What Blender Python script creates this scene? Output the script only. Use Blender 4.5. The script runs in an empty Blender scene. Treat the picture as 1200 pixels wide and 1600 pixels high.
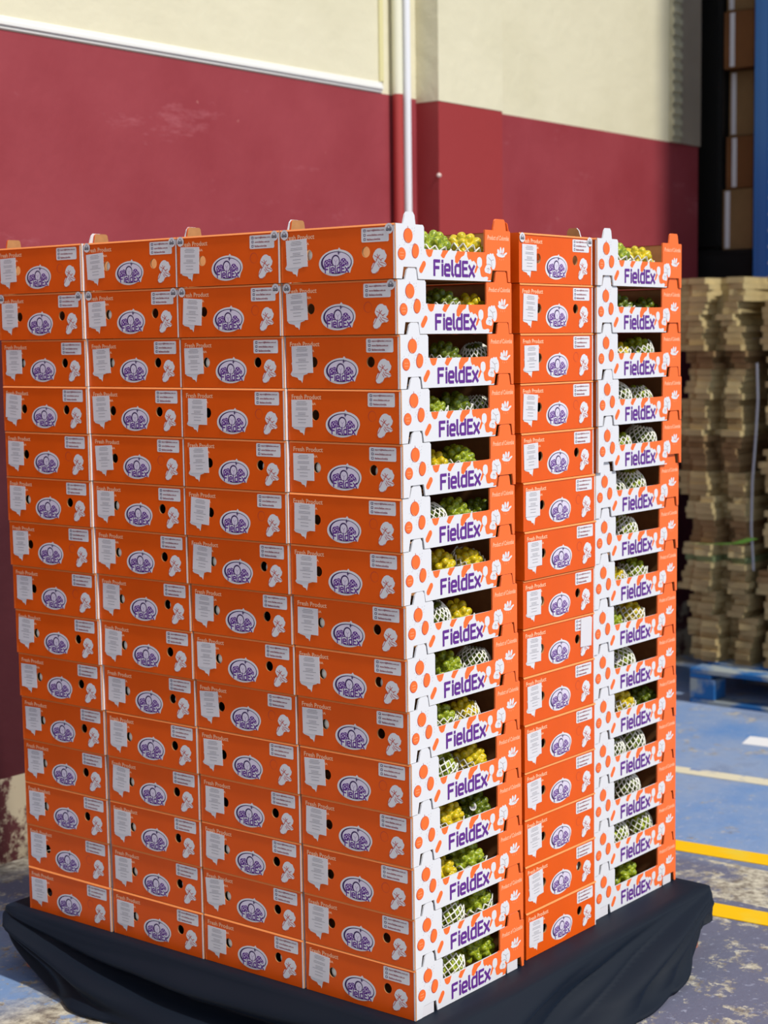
import bpy, bmesh, math, random
from mathutils import Vector, Matrix
from mathutils.geometry import tessellate_polygon
random.seed(7)
SC = bpy.context.scene
COL = SC.collection
# ---------------------------------------------------------------- camera
cam_d = bpy.data.cameras.new('camera'); cam = bpy.data.objects.new('camera', cam_d); COL.objects.link(cam)
RW = [[0.6235037204680962, -0.7817236570743705, -0.012297745025072623],
      [-0.0854732614484012, -0.052521362141862454, -0.9949551889889993],
      [0.7771341146416124, 0.6214093904094323, -0.09956373522102373]]
CP = (-2.6929525470171782, -2.09049861922535, 1.4012840028949571)
r, d, f = RW
cam.matrix_world = Matrix(((r[0], -d[0], -f[0], CP[0]), (r[1], -d[1], -f[1], CP[1]), (r[2], -d[2], -f[2], CP[2]), (0, 0, 0, 1)))
cam_d.sensor_fit = 'VERTICAL'; cam_d.sensor_height = 36.0; cam_d.lens = 2665.23 / 1600 * 36.0
cam_d.clip_end = 200
cam_d.dof.use_dof = True; cam_d.dof.focus_distance = 3.62; cam_d.dof.aperture_fstop = 4.2
SC.camera = cam
# ---------------------------------------------------------------- light
W = bpy.data.worlds.new('world'); SC.world = W; W.use_nodes = True
nt = W.node_tree; nt.nodes.clear()
bg = nt.nodes.new('ShaderNodeBackground'); wo = nt.nodes.new('ShaderNodeOutputWorld')
tc = nt.nodes.new('ShaderNodeTexCoord'); sp = nt.nodes.new('ShaderNodeSeparateXYZ'); rp = nt.nodes.new('ShaderNodeValToRGB')
nt.links.new(tc.outputs['Generated'], sp.inputs[0]); nt.links.new(sp.outputs['Z'], rp.inputs[0])
rp.color_ramp.elements[0].position = 0.0; rp.color_ramp.elements[0].color = (0.80, 0.82, 0.84, 1)
rp.color_ramp.elements[1].position = 0.7; rp.color_ramp.elements[1].color = (0.62, 0.72, 0.90, 1)
nt.links.new(rp.outputs[0], bg.inputs[0]); bg.inputs[1].default_value = 0.74
nt.links.new(bg.outputs[0], wo.inputs[0])
sl = bpy.data.lights.new('sun', 'SUN'); sun = bpy.data.objects.new('sun', sl); COL.objects.link(sun)
sl.energy = 3.5; sl.angle = math.radians(3); sl.color = (1.0, 0.95, 0.87)
sun.rotation_euler = Vector((-0.07, -0.66, 0.75)).to_track_quat('Z', 'Y').to_euler()
SC.view_settings.view_transform = 'Standard'; SC.view_settings.look = 'None'
SC.view_settings.gamma = 1.0; SC.view_settings.use_curve_mapping = False
SC.view_settings.exposure = 0.0
SC.cycles.max_bounces = 8; SC.cycles.diffuse_bounces = 3; SC.cycles.use_denoising = True

# ---------------------------------------------------------------- materials
def s2l(c):
    return tuple(((x / 255) / 12.92 if x / 255 <= 0.04045 else ((x / 255 + 0.055) / 1.055) ** 2.4) for x in c)
def mat(name, rgb, rough=0.6, spec=0.5, noise=0.0, nscale=20, bump=0.0, bscale=60, trans=0.0, coat=0.0, stretch=None, rgb2=None, thr=None):
    m = bpy.data.materials.new(name); m.use_nodes = True
    n = m.node_tree; b = n.nodes['Principled BSDF']
    c = s2l(rgb)
    b.inputs['Base Color'].default_value = (*c, 1); b.inputs['Roughness'].default_value = rough
    b.inputs['Specular IOR Level'].default_value = spec
    b.inputs['Coat Weight'].default_value = coat; b.inputs['Coat Roughness'].default_value = 0.25
    if noise or rgb2 or bump:
        t = n.nodes.new('ShaderNodeTexCoord'); mp = n.nodes.new('ShaderNodeMapping')
        n.links.new(t.outputs['Object'], mp.inputs[0])
        if stretch: mp.inputs['Scale'].default_value = stretch
    if noise or rgb2:
        tx = n.nodes.new('ShaderNodeTexNoise'); tx.inputs['Scale'].default_value = nscale; tx.inputs['Detail'].default_value = 6
        n.links.new(mp.outputs[0], tx.inputs['Vector'])
        cr = n.nodes.new('ShaderNodeValToRGB')
        lo = tuple(x * (1 - noise) for x in c); hi = s2l(rgb2) if rgb2 else tuple(min(1, x * (1 + noise)) for x in c)
        e = cr.color_ramp.elements
        e[0].position, e[1].position = thr if thr else (0.3, 0.7)
        e[0].color = (*lo, 1); e[1].color = (*hi, 1)
        n.links.new(tx.outputs[0], cr.inputs[0]); n.links.new(cr.outputs[0], b.inputs['Base Color'])
    if bump:
        bt = n.nodes.new('ShaderNodeTexNoise'); bt.inputs['Scale'].default_value = bscale; bt.inputs['Detail'].default_value = 4
        bn = n.nodes.new('ShaderNodeBump'); bn.inputs['Strength'].default_value = bump; bn.inputs['Distance'].default_value = 0.01
        n.links.new(mp.outputs[0], bt.inputs['Vector']); n.links.new(bt.outputs[0], bn.inputs['Height']); n.links.new(bn.outputs[0], b.inputs['Normal'])
    if trans:
        b.inputs['Transmission Weight'].default_value = trans
    return m
M = {}
M['orange'] = mat('printed_orange', (230, 89, 3), 0.45, 0.32, bump=0.06, bscale=25, noise=0.04, nscale=9)
M['white'] = mat('printed_white', (224, 225, 231), 0.5, 0.3)
M['kraft'] = mat('kraft_cardboard', (186, 134, 88), 0.85, 0.2, noise=0.12, nscale=40)
M['purple'] = mat('purple_ink', (98, 42, 140), 0.5, 0.3)
M['darkpurple'] = mat('dark_purple_ink', (62, 38, 92), 0.5, 0.3)
M['lilac'] = mat('lilac_ink', (222, 214, 234), 0.5, 0.3)
M['maroonink'] = mat('maroon_ink', (150, 70, 84), 0.5, 0.3)
M['redink'] = mat('red_ink', (190, 70, 60), 0.5, 0.3)
M['paleorange'] = mat('pale_orange_ink', (252, 196, 158), 0.5, 0.3)
M['litorange'] = mat('sunlit_front_orange_ink', (250, 114, 50), 0.5, 0.3)  # print orange lightened for the bright hazy sheen on the lit fronts
M['outline'] = mat('fine_grey_ink', (150, 120, 125), 0.5, 0.3)
M['paper'] = mat('label_paper', (222, 220, 226), 0.55, 0.3)
M['greyink'] = mat('grey_ink', (150, 150, 160), 0.6, 0.2)
M['darkink'] = mat('dark_ink', (60, 56, 66), 0.6, 0.2)
M['fold'] = mat('creased_orange_edge', (248, 150, 84), 0.45, 0.4)
M['foam'] = mat('white_foam', (238, 238, 230), 0.7, 0.3)
SLOTS = ['orange', 'white', 'kraft', 'purple', 'darkpurple', 'lilac', 'maroonink', 'redink', 'paleorange', 'litorange', 'outline', 'paper', 'greyink', 'darkink', 'fold']
SI = {k: i for i, k in enumerate(SLOTS)}

# ---------------------------------------------------------------- helpers
def link(name, me, parent=None, loc=None, rot=None):
    o = bpy.data.objects.new(name, me); COL.objects.link(o)
    if parent: o.parent = parent
    if loc: o.location = loc
    if rot: o.rotation_euler = rot
    return o
def tag(o, label, cat, group=None):
    o['label'] = label; o['category'] = cat
    if group: o['group'] = group
    return o
def structure(o):
    o['kind'] = 'structure'; return o
def mesh_from(name, v, f, mats, fm=None, smooth=False):
    me = bpy.data.meshes.new(name); me.from_pydata([tuple(x) for x in v], [], f)
    for m in mats: me.materials.append(m)
    if fm: me.polygons.foreach_set('material_index', fm)
    if smooth: me.polygons.foreach_set('use_smooth', [True] * len(me.polygons))
    me.update(); return me
class MB:
    def __init__(s): s.v = []; s.f = []; s.m = []
    def box(s, x0, x1, y0, y1, z0, z1, m=0):
        b = len(s.v)
        s.v += [(x, y, z) for z in (z0, z1) for y in (y0, y1) for x in (x0, x1)]
        for q in ((0, 2, 3, 1), (4, 5, 7, 6), (0, 1, 5, 4), (2, 6, 7, 3), (0, 4, 6, 2), (1, 3, 7, 5)):
            s.f.append([b + i for i in q]); s.m.append(m)
    def add(s, v, f, m=0):
        b = len(s.v); s.v += [tuple(x) for x in v]; s.f += [[b + i for i in q] for q in f]; s.m += [m] * len(f)
    def tube(s, p0, p1, r, n=10, m=0, cap=True):
        p0, p1 = Vector(p0), Vector(p1); ax = (p1 - p0).normalized(); q = ax.to_track_quat('Z', 'Y')
        b = len(s.v)
        for p in (p0, p1):
            for i in range(n):
                a = 2 * math.pi * i / n; s.v.append(tuple(p + q @ Vector((r * math.cos(a), r * math.sin(a), 0))))
        for i in range(n): s.f.append([b + i, b + (i + 1) % n, b + n + (i + 1) % n, b + n + i]); s.m.append(m)
        if cap: s.f.append([b + i for i in range(n)][::-1]); s.f.append([b + n + i for i in range(n)]); s.m += [m, m]
    def me(s, name, mats, smooth=False, bevel=0.0, seg=1):
        me = mesh_from(name, s.v, s.f, mats, s.m, smooth)
        if bevel:
            bm = bmesh.new(); bm.from_mesh(me)
            bmesh.ops.bevel(bm, geom=bm.edges[:], offset=bevel, segments=seg, affect='EDGES', clamp_overlap=True)
            bm.to_mesh(me); bm.free()
        return me

# ---- flat artwork: polygons in millimetres on a panel, (x right, z up), drawn in thin layers
class Art:
    """Collects printed shapes; y = outward layer (ink film 0.15 mm each)."""
    def __init__(s): s.v = []; s.f = []; s.m = []
    def poly(s, loops, ink, layer):
        if loops and not isinstance(loops[0], list): loops = [loops]
        L = [[Vector((x, 0, z)) for x, z in lp] for lp in loops]
        tr = tessellate_polygon([[Vector((q.x, q.z, 0)) for q in lp] for lp in L])
        flat = [q for lp in L for q in lp]; b = len(s.v)
        s.k = getattr(s, 'k', 0) + 1; s.v += [(q.x / 1000, -0.00025 * layer - s.k * 1.5e-6, q.z / 1000) for q in flat]
        for t in tr:
            a, b2, c = (flat[i] for i in t)
            cr = (b2.x - a.x) * (c.z - a.z) - (b2.z - a.z) * (c.x - a.x)
            if abs(cr) < 1e-9: continue
            t = list(t) if cr > 0 else list(t)[::-1]
            s.f.append([b + i for i in t]); s.m.append(SI[ink])
    def stroke(s, pts, w, ink, layer):
        for (x0, z0), (x1, z1) in zip(pts, pts[1:]):
            dx, dz = x1 - x0, z1 - z0; L = math.hypot(dx, dz) or 1; dx, dz = dx / L, dz / L; nx, nz = -dz * w / 2, dx * w / 2
            e = w * 0.3
            s.poly([(x0 - dx * e + nx, z0 - dz * e + nz), (x0 - dx * e - nx, z0 - dz * e - nz), (x1 + dx * e - nx, z1 + dz * e - nz), (x1 + dx * e + nx, z1 + dz * e + nz)], ink, layer)
    def text(s, body, x, z, w, h, ink, layer, shear=0.0, bold=0.0):
        cu = bpy.data.curves.new('t', 'FONT'); cu.body = body; cu.shear = shear; cu.offset = bold; cu.resolution_u = 2
        o = bpy.data.objects.new('t', cu); COL.objects.link(o)
        dg = bpy.context.evaluated_depsgraph_get(); dg.update()
        me = bpy.data.meshes.new_from_object(o.evaluated_get(dg))
        xs = [v.co.x for v in me.vertices]; ys = [v.co.y for v in me.vertices]
        x0, x1, y0, y1 = min(xs), max(xs), min(ys), max(ys); b = len(s.v)
        for v in me.vertices: s.v.append(((x + (v.co.x - x0) / (x1 - x0) * w) / 1000, -0.00025 * layer - getattr(s, 'k', 0) * 1.5e-6, (z + (v.co.y - y0) / (y1 - y0) * h) / 1000))
        for p in me.polygons: s.f.append([b + i for i in p.vertices]); s.m.append(SI[ink])
        bpy.data.objects.remove(o); bpy.data.meshes.remove(me)
    def add_to(s, mb, ys=1): mb.add(s.v, s.f); mb.m[-len(s.f):] = s.m
def ell(cx, cz, a, b, n=24, rot=0.0, k=1.0):
    o = []
    for i in range(n):
        t = 2 * math.pi * i / n; x, z = a * math.cos(t), b * math.sin(t) * (k if math.sin(t) > 0 else 1)
        o.append((cx + x * math.cos(rot) - z * math.sin(rot), cz + x * math.sin(rot) + z * math.cos(rot)))
    return o
def rrect(x0, z0, x1, z1, r):
    o = []
    for cx, cz, a0 in ((x1 - r, z1 - r, 0), (x0 + r, z1 - r, 90), (x0 + r, z0 + r, 180), (x1 - r, z0 + r, 270)):
        for k in range(4):
            a = math.radians(a0 + k * 30); o.append((cx + r * math.cos(a), cz + r * math.sin(a)))
    return o
def fieldex(art, x0, z0, w, h, t, ink, layer):
    """the word FieldEx in condensed square-ish strokes; x0,z0 = lower left; w total width; h cap height; t stroke"""
    def P(pts, sx, ox): return [(x0 + (ox + px * sx) * w, z0 + pz * h) for px, pz in pts]
    k = 1.0
    art.stroke(P([(0, 0), (0, 0.93), (1, 0.93)], 0.125, 0.02), t, ink, layer)
    art.stroke(P([(0, 0.5), (0.85, 0.5)], 0.125, 0.02), t, ink, layer)
    art.stroke(P([(0, 0), (0, 0.70)], 1, 0.215), t, ink, layer); art.stroke(P([(0, 0.88), (0, 0.97)], 1, 0.215), t, ink, layer)
    art.stroke(P([(0, 0.36), (1, 0.36), (1, 0.58), (0.8, 0.70), (0.2, 0.70), (0, 0.58), (0, 0.12), (0.2, 0.02), (0.95, 0.02)], 0.115, 0.275), t, ink, layer)
    art.stroke(P([(0, 1.0), (0, 0.12), (0.5, 0.0)], 0.06, 0.45), t, ink, layer)
    art.stroke(P([(1, 1.0), (1, 0.02), (0.2, 0.02), (0, 0.12), (0, 0.58), (0.2, 0.70), (1, 0.70)], 0.12, 0.53), t, ink, layer)
    art.stroke(P([(1, 0.93), (0, 0.93), (0, 0.03), (1, 0.03)], 0.115, 0.715), t, ink, layer)
    art.stroke(P([(0, 0.5), (0.85, 0.5)], 0.115, 0.715), t, ink, layer)
    art.stroke(P([(0, 0.70), (1, 0)], 0.13, 0.87), t, ink, layer); art.stroke(P([(1, 0.70), (0, 0)], 0.13, 0.87), t, ink, layer)

# ---------------------------------------------------------------- box panels
BW, BL, BH, PITCH = 400.0, 299.0, 107.6, 0.108857
TH = 3.5
def side_art(holeR_open):
    a = Art()
    a.text('Fresh Product', 10.5, 86.2, 81, 9.8, 'paleorange', 1, bold=0.022)
    a.text('COLOMBIA', 32, 74.5, 45, 5.2, 'paleorange', 1, bold=0.03)
    # map silhouette, mostly under the paper label
    a.poly([(36, 70), (46, 66), (48, 50), (60, 44), (58, 30), (47, 27), (45.5, 21), (43, 11), (40, 16), (33, 17.5), (30, 22), (22, 23.5), (15, 25), (11, 29), (18, 40), (14, 52), (24, 62)], 'white', 1)
    # logo
    lg = []
    for i in range(48):
        t = 2 * math.pi * i / 48; x = 148.3 + 45.5 * math.cos(t); z = 36 + 26.5 * math.sin(t)
        x += 3 * math.sin(t); lg.append((x, z))
    a.poly(lg, 'white', 1)
    a.poly([(151, 60), (157, 66), (163, 60)], 'white', 1.3); a.poly([(172, 21), (184.5, 14.5), (190, 29)], 'white', 1.3)
    ring_o = [(x, z) for x, z in ell(149, 36, 40.5, 22.6, 48)]; ring_i = [(x, z) for x, z in ell(150.4, 36.6, 37.0, 20.4, 48)]
    a.poly([ring_o, ring_i[::-1]], 'darkpurple', 2)
    a.poly(ring_i, 'lilac', 2.2)
    a.poly([(155.5, 60.5), (157, 56), (162, 55.8), (157, 54.2), (156, 50.5), (153.5, 55)], 'darkpurple', 3)
    for cx, cz, rr in ((124, 36, 7.5), (131, 39, 6), (121, 31, 5), (168, 38, 7.5), (174, 33, 7), (163, 33, 6), (134, 32, 6)):
        a.poly(ell(cx, cz, rr, rr * .9, 12), 'purple', 2.5)
        for q in range(4):
            ang = q * 1.57 + cx; a.poly(ell(cx + rr * .5 * math.cos(ang), cz + rr * .45 * math.sin(ang), rr * .2, rr * .2, 6), 'lilac', 2.8)
    a.poly(ell(147.5, 40, 11.2, 12.0, 20), 'darkpurple', 3); a.poly(ell(147.9, 39.2, 8.6, 9.8, 20), 'lilac', 3.3)
    a.stroke([(144, 42), (148, 37), (152, 42)], 0.6, 'purple', 3.6); a.stroke([(148, 37), (148, 31)], 0.6, 'purple', 3.6)
    a.poly([(117, 31), (182, 31), (186, 14), (118, 14.5)][::-1] if False else [(118.5, 15.5), (118.5, 30.5), (150, 29), (181, 29.5), (181, 15.5)], 'white', 3.8)
    fieldex(a, 119, 16.4, 62, 13.8, 2.9, 'purple', 4.2)
    # contact block
    a.poly(rrect(215, 73, 284.5, 101, 3), 'white', 1)
    for zc in (95.6, 87.1, 78.6): a.poly([rrect(220.5, zc - 2.6, 226.5, zc + 2.6, 1.2), rrect(221.7, zc - 1.4, 225.3, zc + 1.4, .5)[::-1]], 'darkpurple', 2)
    a.text('export@fieldex.com.co', 229.2, 93.3, 50.4, 4.4, 'maroonink', 2, bold=0.03)
    a.text('www.fieldex.com.co', 229.2, 84.8, 42.5, 4.2, 'maroonink', 2, bold=0.03)
    a.text('fieldexcolombia', 229.2, 76.2, 34, 4.4, 'maroonink', 2, bold=0.03)
    # line drawing of fruit
    blob = [(251, 57), (257, 60), (263, 60), (268, 57), (273, 56), (276, 50), (279, 46), (277, 39), (272, 34), (276, 31), (278.5, 27), (274, 23.5), (267, 24), (261, 22), (256, 14), (249, 10.5), (242, 11), (238.5, 16), (240, 24), (244, 31), (250, 35), (246, 39), (243.5, 44), (246, 51)]
    a.poly(blob, 'white', 1)
    for pts in ([(248, 46), (256, 42), (262, 47)], [(255, 49), (258, 42), (263, 37), (266, 36)], [(252, 38), (258, 42)], [(264, 38), (270, 40)], [(244, 33), (249, 32), (254, 37)], [(258, 34), (262, 28), (270, 25)], [(263, 33), (270, 31), (277, 28)], [(256, 30), (260, 24)], [(249, 34), (245, 26), (241, 20)]):
        a.stroke(pts, 1.3, 'redink', 2)
    a.stroke([(240, 24), (238.8, 16), (242, 11.5), (249, 11), (256, 15)], 0.8, 'redink', 2)
    if not holeR_open:
        a.poly([ell(226, 54.2, 10.4, 10.8, 24), ell(226.3, 54.0, 9.7, 10.1, 24)[::-1]], 'redink', .8)
    return a
def panel(poly, holes, th=TH, mats=(0, 2), bev=0.0):
    """extrude a polygon with holes: outer face at y=0 (facing -y), inner face at y=+th. returns verts, faces, mats in metres"""
    loops = [poly] + holes; v = []; f = []; m = []
    flat = [q for lp in loops for q in lp]; n = len(flat)
    tr = tessellate_polygon([[Vector((x, z, 0)) for x, z in lp] for lp in loops])
    v += [(x / 1000, 0, z / 1000) for x, z in flat] + [(x / 1000, th / 1000, z / 1000) for x, z in flat]
    for t in tr:
        a, b, c = (flat[i] for i in t); cr = (b[0] - a[0]) * (c[1] - a[1]) - (b[1] - a[1]) * (c[0] - a[0])
        if abs(cr) < 1e-9: continue
        t = list(t) if cr > 0 else list(t)[::-1]
        f.append(t); m.append(mats[0]); f.append([i + n for i in t[::-1]]); m.append(mats[1])
    o = 0
    for lp in loops:
        k = len(lp)
        ar = sum(lp[i][0] * lp[(i + 1) % k][1] - lp[(i + 1) % k][0] * lp[i][1] for i in range(k))
        for i in range(k):
            a, b = o + i, o + (i + 1) % k
            q = [a, a + n, b + n, b] if ar > 0 else [a, b, b + n, a + n]
            if o: q = q[::-1] if ar > 0 else q[::-1]
            f.append(q); m.append(mats[2] if len(mats) > 2 else mats[1])
        o += k
    return v, f, m
MATS = [M[k] for k in SLOTS]
def add_panel(mb, vfm):
    b = len(mb.v); mb.v += vfm[0]; mb.f += [[b + i for i in q] for q in vfm[1]]; mb.m += vfm[2]
def roll_top(mb, x0, x1, m=0):
    """folded top edge of a long side: a small rounded roll standing a little proud"""
    for (ya, za, yb, zb, mm) in ((0, BH - 4.4, -1.7, BH - 3.4, 0), (-1.7, BH - 3.4, 0.3, BH + .2, SI['fold']), (0.3, BH + .2, TH + .4, BH + .2, SI['fold'])):
        b = len(mb.v); mb.v += [(x0 / 1000, ya / 1000, za / 1000), (x1 / 1000, ya / 1000, za / 1000), (x1 / 1000, yb / 1000, zb / 1000), (x0 / 1000, yb / 1000, zb / 1000)]
        mb.f.append([b, b + 1, b + 2, b + 3]); mb.m.append(mm)
ME = {}
def hole(cx, cz): return ell(cx, cz, 10.4, 11.0, 22)
for hr in (0, 1):
    mb = MB()
    holes = [hole(75, 54)] + ([hole(226, 54)] if hr else [])
    # panel outline with a softly rounded vertical edge profile
    add_panel(mb, panel([(0, 0), (BL, 0), (BL, BH - 1), (0, BH - 1)], holes, TH, (0, 2, 2)))
    roll_top(mb, 0, BL)
    a = side_art(hr); a.add_to(mb)
    ME['side%d' % hr] = mb.me('side_panel', MATS)
mb = MB(); add_panel(mb, panel([(0, 0), (BL, 0), (BL, BH - 1), (0, BH - 1)], [], TH, (0, 2, 0))); roll_top(mb, 0, BL)
ME['side_far'] = mb.me('side_panel', MATS)
# front panel outline: posts, window sill, notches below, tabs above
fo = [(0, 0), (23, 0), (28, 23.5), (71, 23.5), (76, 0), (327, 0), (333, 23.5), (388, 23.5), (392, 0), (400, 0),
      (400, 105), (397, BH), (384, BH), (380, BH + 20), (376, BH + 24), (346, BH + 24), (342, BH + 20), (338, BH), (307, BH), (307, 60.5), (300, 59.5), (200, 59.8), (104, 60), (96, 61),
      (96, 103), (92, BH), (68, BH), (65, BH + 18), (60, BH + 24), (40, BH + 24), (34, BH + 18), (28, BH), (3, BH), (0, 105)]
mb = MB(); add_panel(mb, panel(fo, [], TH, (1, 2, 1)))
for q_, (f_, m_) in enumerate(zip(mb.f, mb.m)):
    if len(f_) == 4 and sum(mb.v[i][0] for i in f_) / 4 > .3: mb.m[q_] = SI['litorange']

# the fold where the orange side sheet wraps on the left corner
a = Art()
org = [(100, 59.9), (104, 50), (109, 45.5), (114, 44.5), (120, 47), (126, 59.9)]
a.poly(org, 'litorange', 1)
a.poly([(158, 59.8), (178, 59.8), (168, 50), (163, 44), (157, 44.5), (151, 49)], 'litorange', 1)
a.poly([(208, 59.7), (236, 59.7), (232, 52), (222, 48), (214, 40), (208, 34), (200, 37), (200, 48)], 'litorange', 1)
a.poly([(242, 59.6), (307, 60.4), (307, BH), (338, BH), (342, BH + 20), (346, BH + 24), (376, BH + 24), (380, BH + 20), (384, BH), (397, BH), (400, 105),
        (400, 0), (392, 0), (388, 23.5), (333, 23.5), (327.5, 3), (315, 2), (318, 8), (312, 10.5), (300, 8.5), (293, 10), (290, 16), (288, 26), (284, 31), (279, 26), (274, 18),
        (268, 15), (270, 24), (276, 34), (272, 38), (266, 42), (260, 40), (254, 45), (248, 43), (243, 50)], 'litorange', 1)
def blobo(cx, cz, w, h, rot=0, ink='white', layer=2, n=18): a.poly(ell(cx, cz, w, h, n, rot), ink, layer)
a.poly(rrect(277, 28.5, 295, 50, 8), 'white', 2); a.poly([(283, 31), (290, 31), (287, 25)], 'white', 2.2)
# flower-like fruit at the post
blobo(326, 43, 16, 12, 0.5); blobo(336, 40, 9, 15); blobo(318, 48, 7, 9); blobo(326, 53, 5, 6); blobo(334, 54, 4.5, 5); blobo(316, 26, 10, 9); blobo(310, 24, 6, 6); blobo(322, 22, 6, 6)
for pts in ([(318, 50), (328, 44), (331, 34)], [(328, 44), (338, 46)], [(314, 36), (324, 36), (332, 30)], [(312, 26), (318, 28), (323, 24)], [(316, 20), (318, 28)]): a.stroke(pts, 0.7, 'outline', 3)
# lotus mark
for cx, cz, w, h, rt in ((356, 62, 5, 9, 0.5), (364, 66, 4, 9, 0.1), (373, 66, 4, 9, -0.35), (356, 56, 9, 4, -0.3), (368, 55, 13, 4.5, 0.0), (381, 59, 8, 3, 0.4)): blobo(cx, cz, w * .9, h * .8, rt)
a.stroke([(366, 60), (370, 56), (376, 57)], 0.6, 'outline', 3); a.stroke([(359, 49), (360, 46)], .7, 'paleorange', 2); a.stroke([(366, 48), (366, 45)], .7, 'paleorange', 2); a.stroke([(373, 49), (374, 46)], .7, 'paleorange', 2)
a.text('Product of Colombia', 314, 87, 80, 10, 'paleorange', 2, shear=0.3, bold=0.02)
# fruit on the left post
for cx, cz, w, h, rt in ((43.8, 84.8, 15.0, 14.8, 0), (67.2, 55, 11.8, 14.6, -0.25), (23, 48.6, 12.8, 12.4, 0)):
    k = ell(cx, cz, w, h, 26, rt); a.poly([ell(cx - .6, cz, w, h, 26, rt), ell(cx + .3, cz + .3, w - 1.1, h - 1.1, 26, rt)[::-1]], 'redink', 1.2); a.poly(ell(cx + .3, cz + .3, w - 1.1, h - 1.1, 26, rt), 'litorange', 1.5)
a.stroke([(43.5, 98), (42.5, 103)], 1.2, 'redink', 1.6); a.stroke([(57, 66), (64, 70), (70, 68.5)], 1.0, 'redink', 1.6)
a.stroke([(35, 76), (38, 72.5), (43, 70.8)], .7, 'paleorange', 2)
for q in range(6): a.poly(ell(19 + (q % 3) * 4, 45 + (q // 3) * 6, 1, 1, 6), 'paleorange', 2)
for (x, z) in ((58, 92), (61, 88), (63, 94), (33, 70), (30, 66), (52, 66), (48, 60), (50, 56), (47, 52), (84, 62), (86, 57), (85, 50), (15, 64), (10, 60), (25, 76), (64, 100), (56, 99)):
    a.stroke([(x, z), (x + 1.4, z + 1.2)], 0.7, 'greyink', 1)
px, pz = 89.5, 24.5; dx, dz = 0.62, 0.785; nx, nz = -dz, dx; hw, hl = 6.2, 12.5
cap = []
for sgn in (1, -1):
    for i in range(7):
        an = -math.pi / 2 + math.pi * i / 6; u = hl * .62 + hw * math.cos(an); w_ = hw * math.sin(an)
        cap.append((px + sgn * (dx * u + nx * w_), pz + sgn * (dz * u + nz * w_)))
a.poly(cap, 'litorange', 1.2)
fieldex(a, 126, 9.4, 141, 30.5, 6.3, 'purple', 2)
a.add_to(mb)
ME['front'] = mb.me('front_panel', MATS)
# back panel (as seen from outside, printed plain orange), no window
bo = [(0, 0), (8, 0), (12, 23.5), (64, 23.5), (69, 0), (312, 0), (316, 23.5), (372, 23.5), (377, 0), (400, 0), (400, 105), (397, BH), (372, BH), (368, BH + 20), (364, BH + 23), (334, BH + 23), (330, BH + 20), (326, BH), (62, BH), (58, BH + 20), (54, BH + 23), (24, BH + 23), (20, BH + 20), (16, BH), (3, BH), (0, 105)]
mb = MB(); add_panel(mb, panel(bo, [], TH, (0, 2, 0)))
a = Art(); a.poly(ell(352, 88, 3, 3, 10), 'paleorange', 1); a.poly(ell(352, 62, 4, 3, 10), 'paleorange', 1); a.stroke([(340, 88), (348, 88)], 1.2, 'paleorange', 1)
a.add_to(mb)
ME['back'] = mb.me('back_panel', MATS)
mb = MB(); mb.box(.0125, (BW - 12.5) / 1000, .016, (BL - 16) / 1000, 0.001, 0.0045, 2); ME['base'] = mb.me('base_panel', MATS)
# paper label with grey print lines
mb = MB(); mb.box(-.0283, .0283, -.0005, 0, -.0283, .0283, SI['paper'])
a = Art(); rr = random.Random(3)
z = 24
for blk in (3, 2, 3, 1, 1):
    for q in range(blk):
        w = rr.uniform(10, 20) if blk > 1 else rr.uniform(9, 17); a.poly([(-w, z - .5), (w, z - .5), (w, z + .5), (-w, z + .5)], 'greyink', 3); z -= 3.2
    z -= 3.6
a.add_to(mb); ME['label'] = mb.me('shipping_label', MATS)
mb = MB(); mb.box(-.024, .024, -.0005, 0, -.0335, .0335, SI['paper']); ME['blank'] = mb.me('blank_label', MATS)
# round seal sticker
a = Art(); a.poly(ell(0, 0, 10.5, 10.5, 24), 'paper', 1)
for cx, cz, q in ((-3.5, -1, 4.2), (3.5, -1, 4.2), (0, 2.5, 4.2)): a.poly(ell(cx, cz, q, q, 12), 'greyink', 2)
a.poly([(-7, -4), (7, -4), (7, -2.4), (-7, -2.4)], 'darkink', 2.5); a.stroke([(-4, 0), (4, 0)], 1.2, 'darkink', 2.6); a.poly(ell(0, 2.5, 2, 2.4, 8), 'paper', 2.6)
mb = MB(); a.add_to(mb); mb.add([(x / 1000, 0, z / 1000) for x, z in ell(0, 0, 10.5, 10.5, 24)], [list(range(24))[::-1]], SI['paper']); ME['seal'] = mb.me('round_sticker', MATS)
# foam scrap seen through a hole
bmm = bmesh.new(); bmesh.ops.create_uvsphere(bmm, u_segments=14, v_segments=8, radius=0.016)
for v in bmm.verts: v.co.y *= 0.4
me = bpy.data.meshes.new('foam_sheet'); bmm.to_mesh(me); bmm.free(); me.materials.append(M['foam']); ME['foam'] = me
mb = MB(); mb.box(0, .040, 0, .002, 0, .0225, SI['paper']); ME['flap'] = mb.me('inner_flap', MATS)

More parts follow.
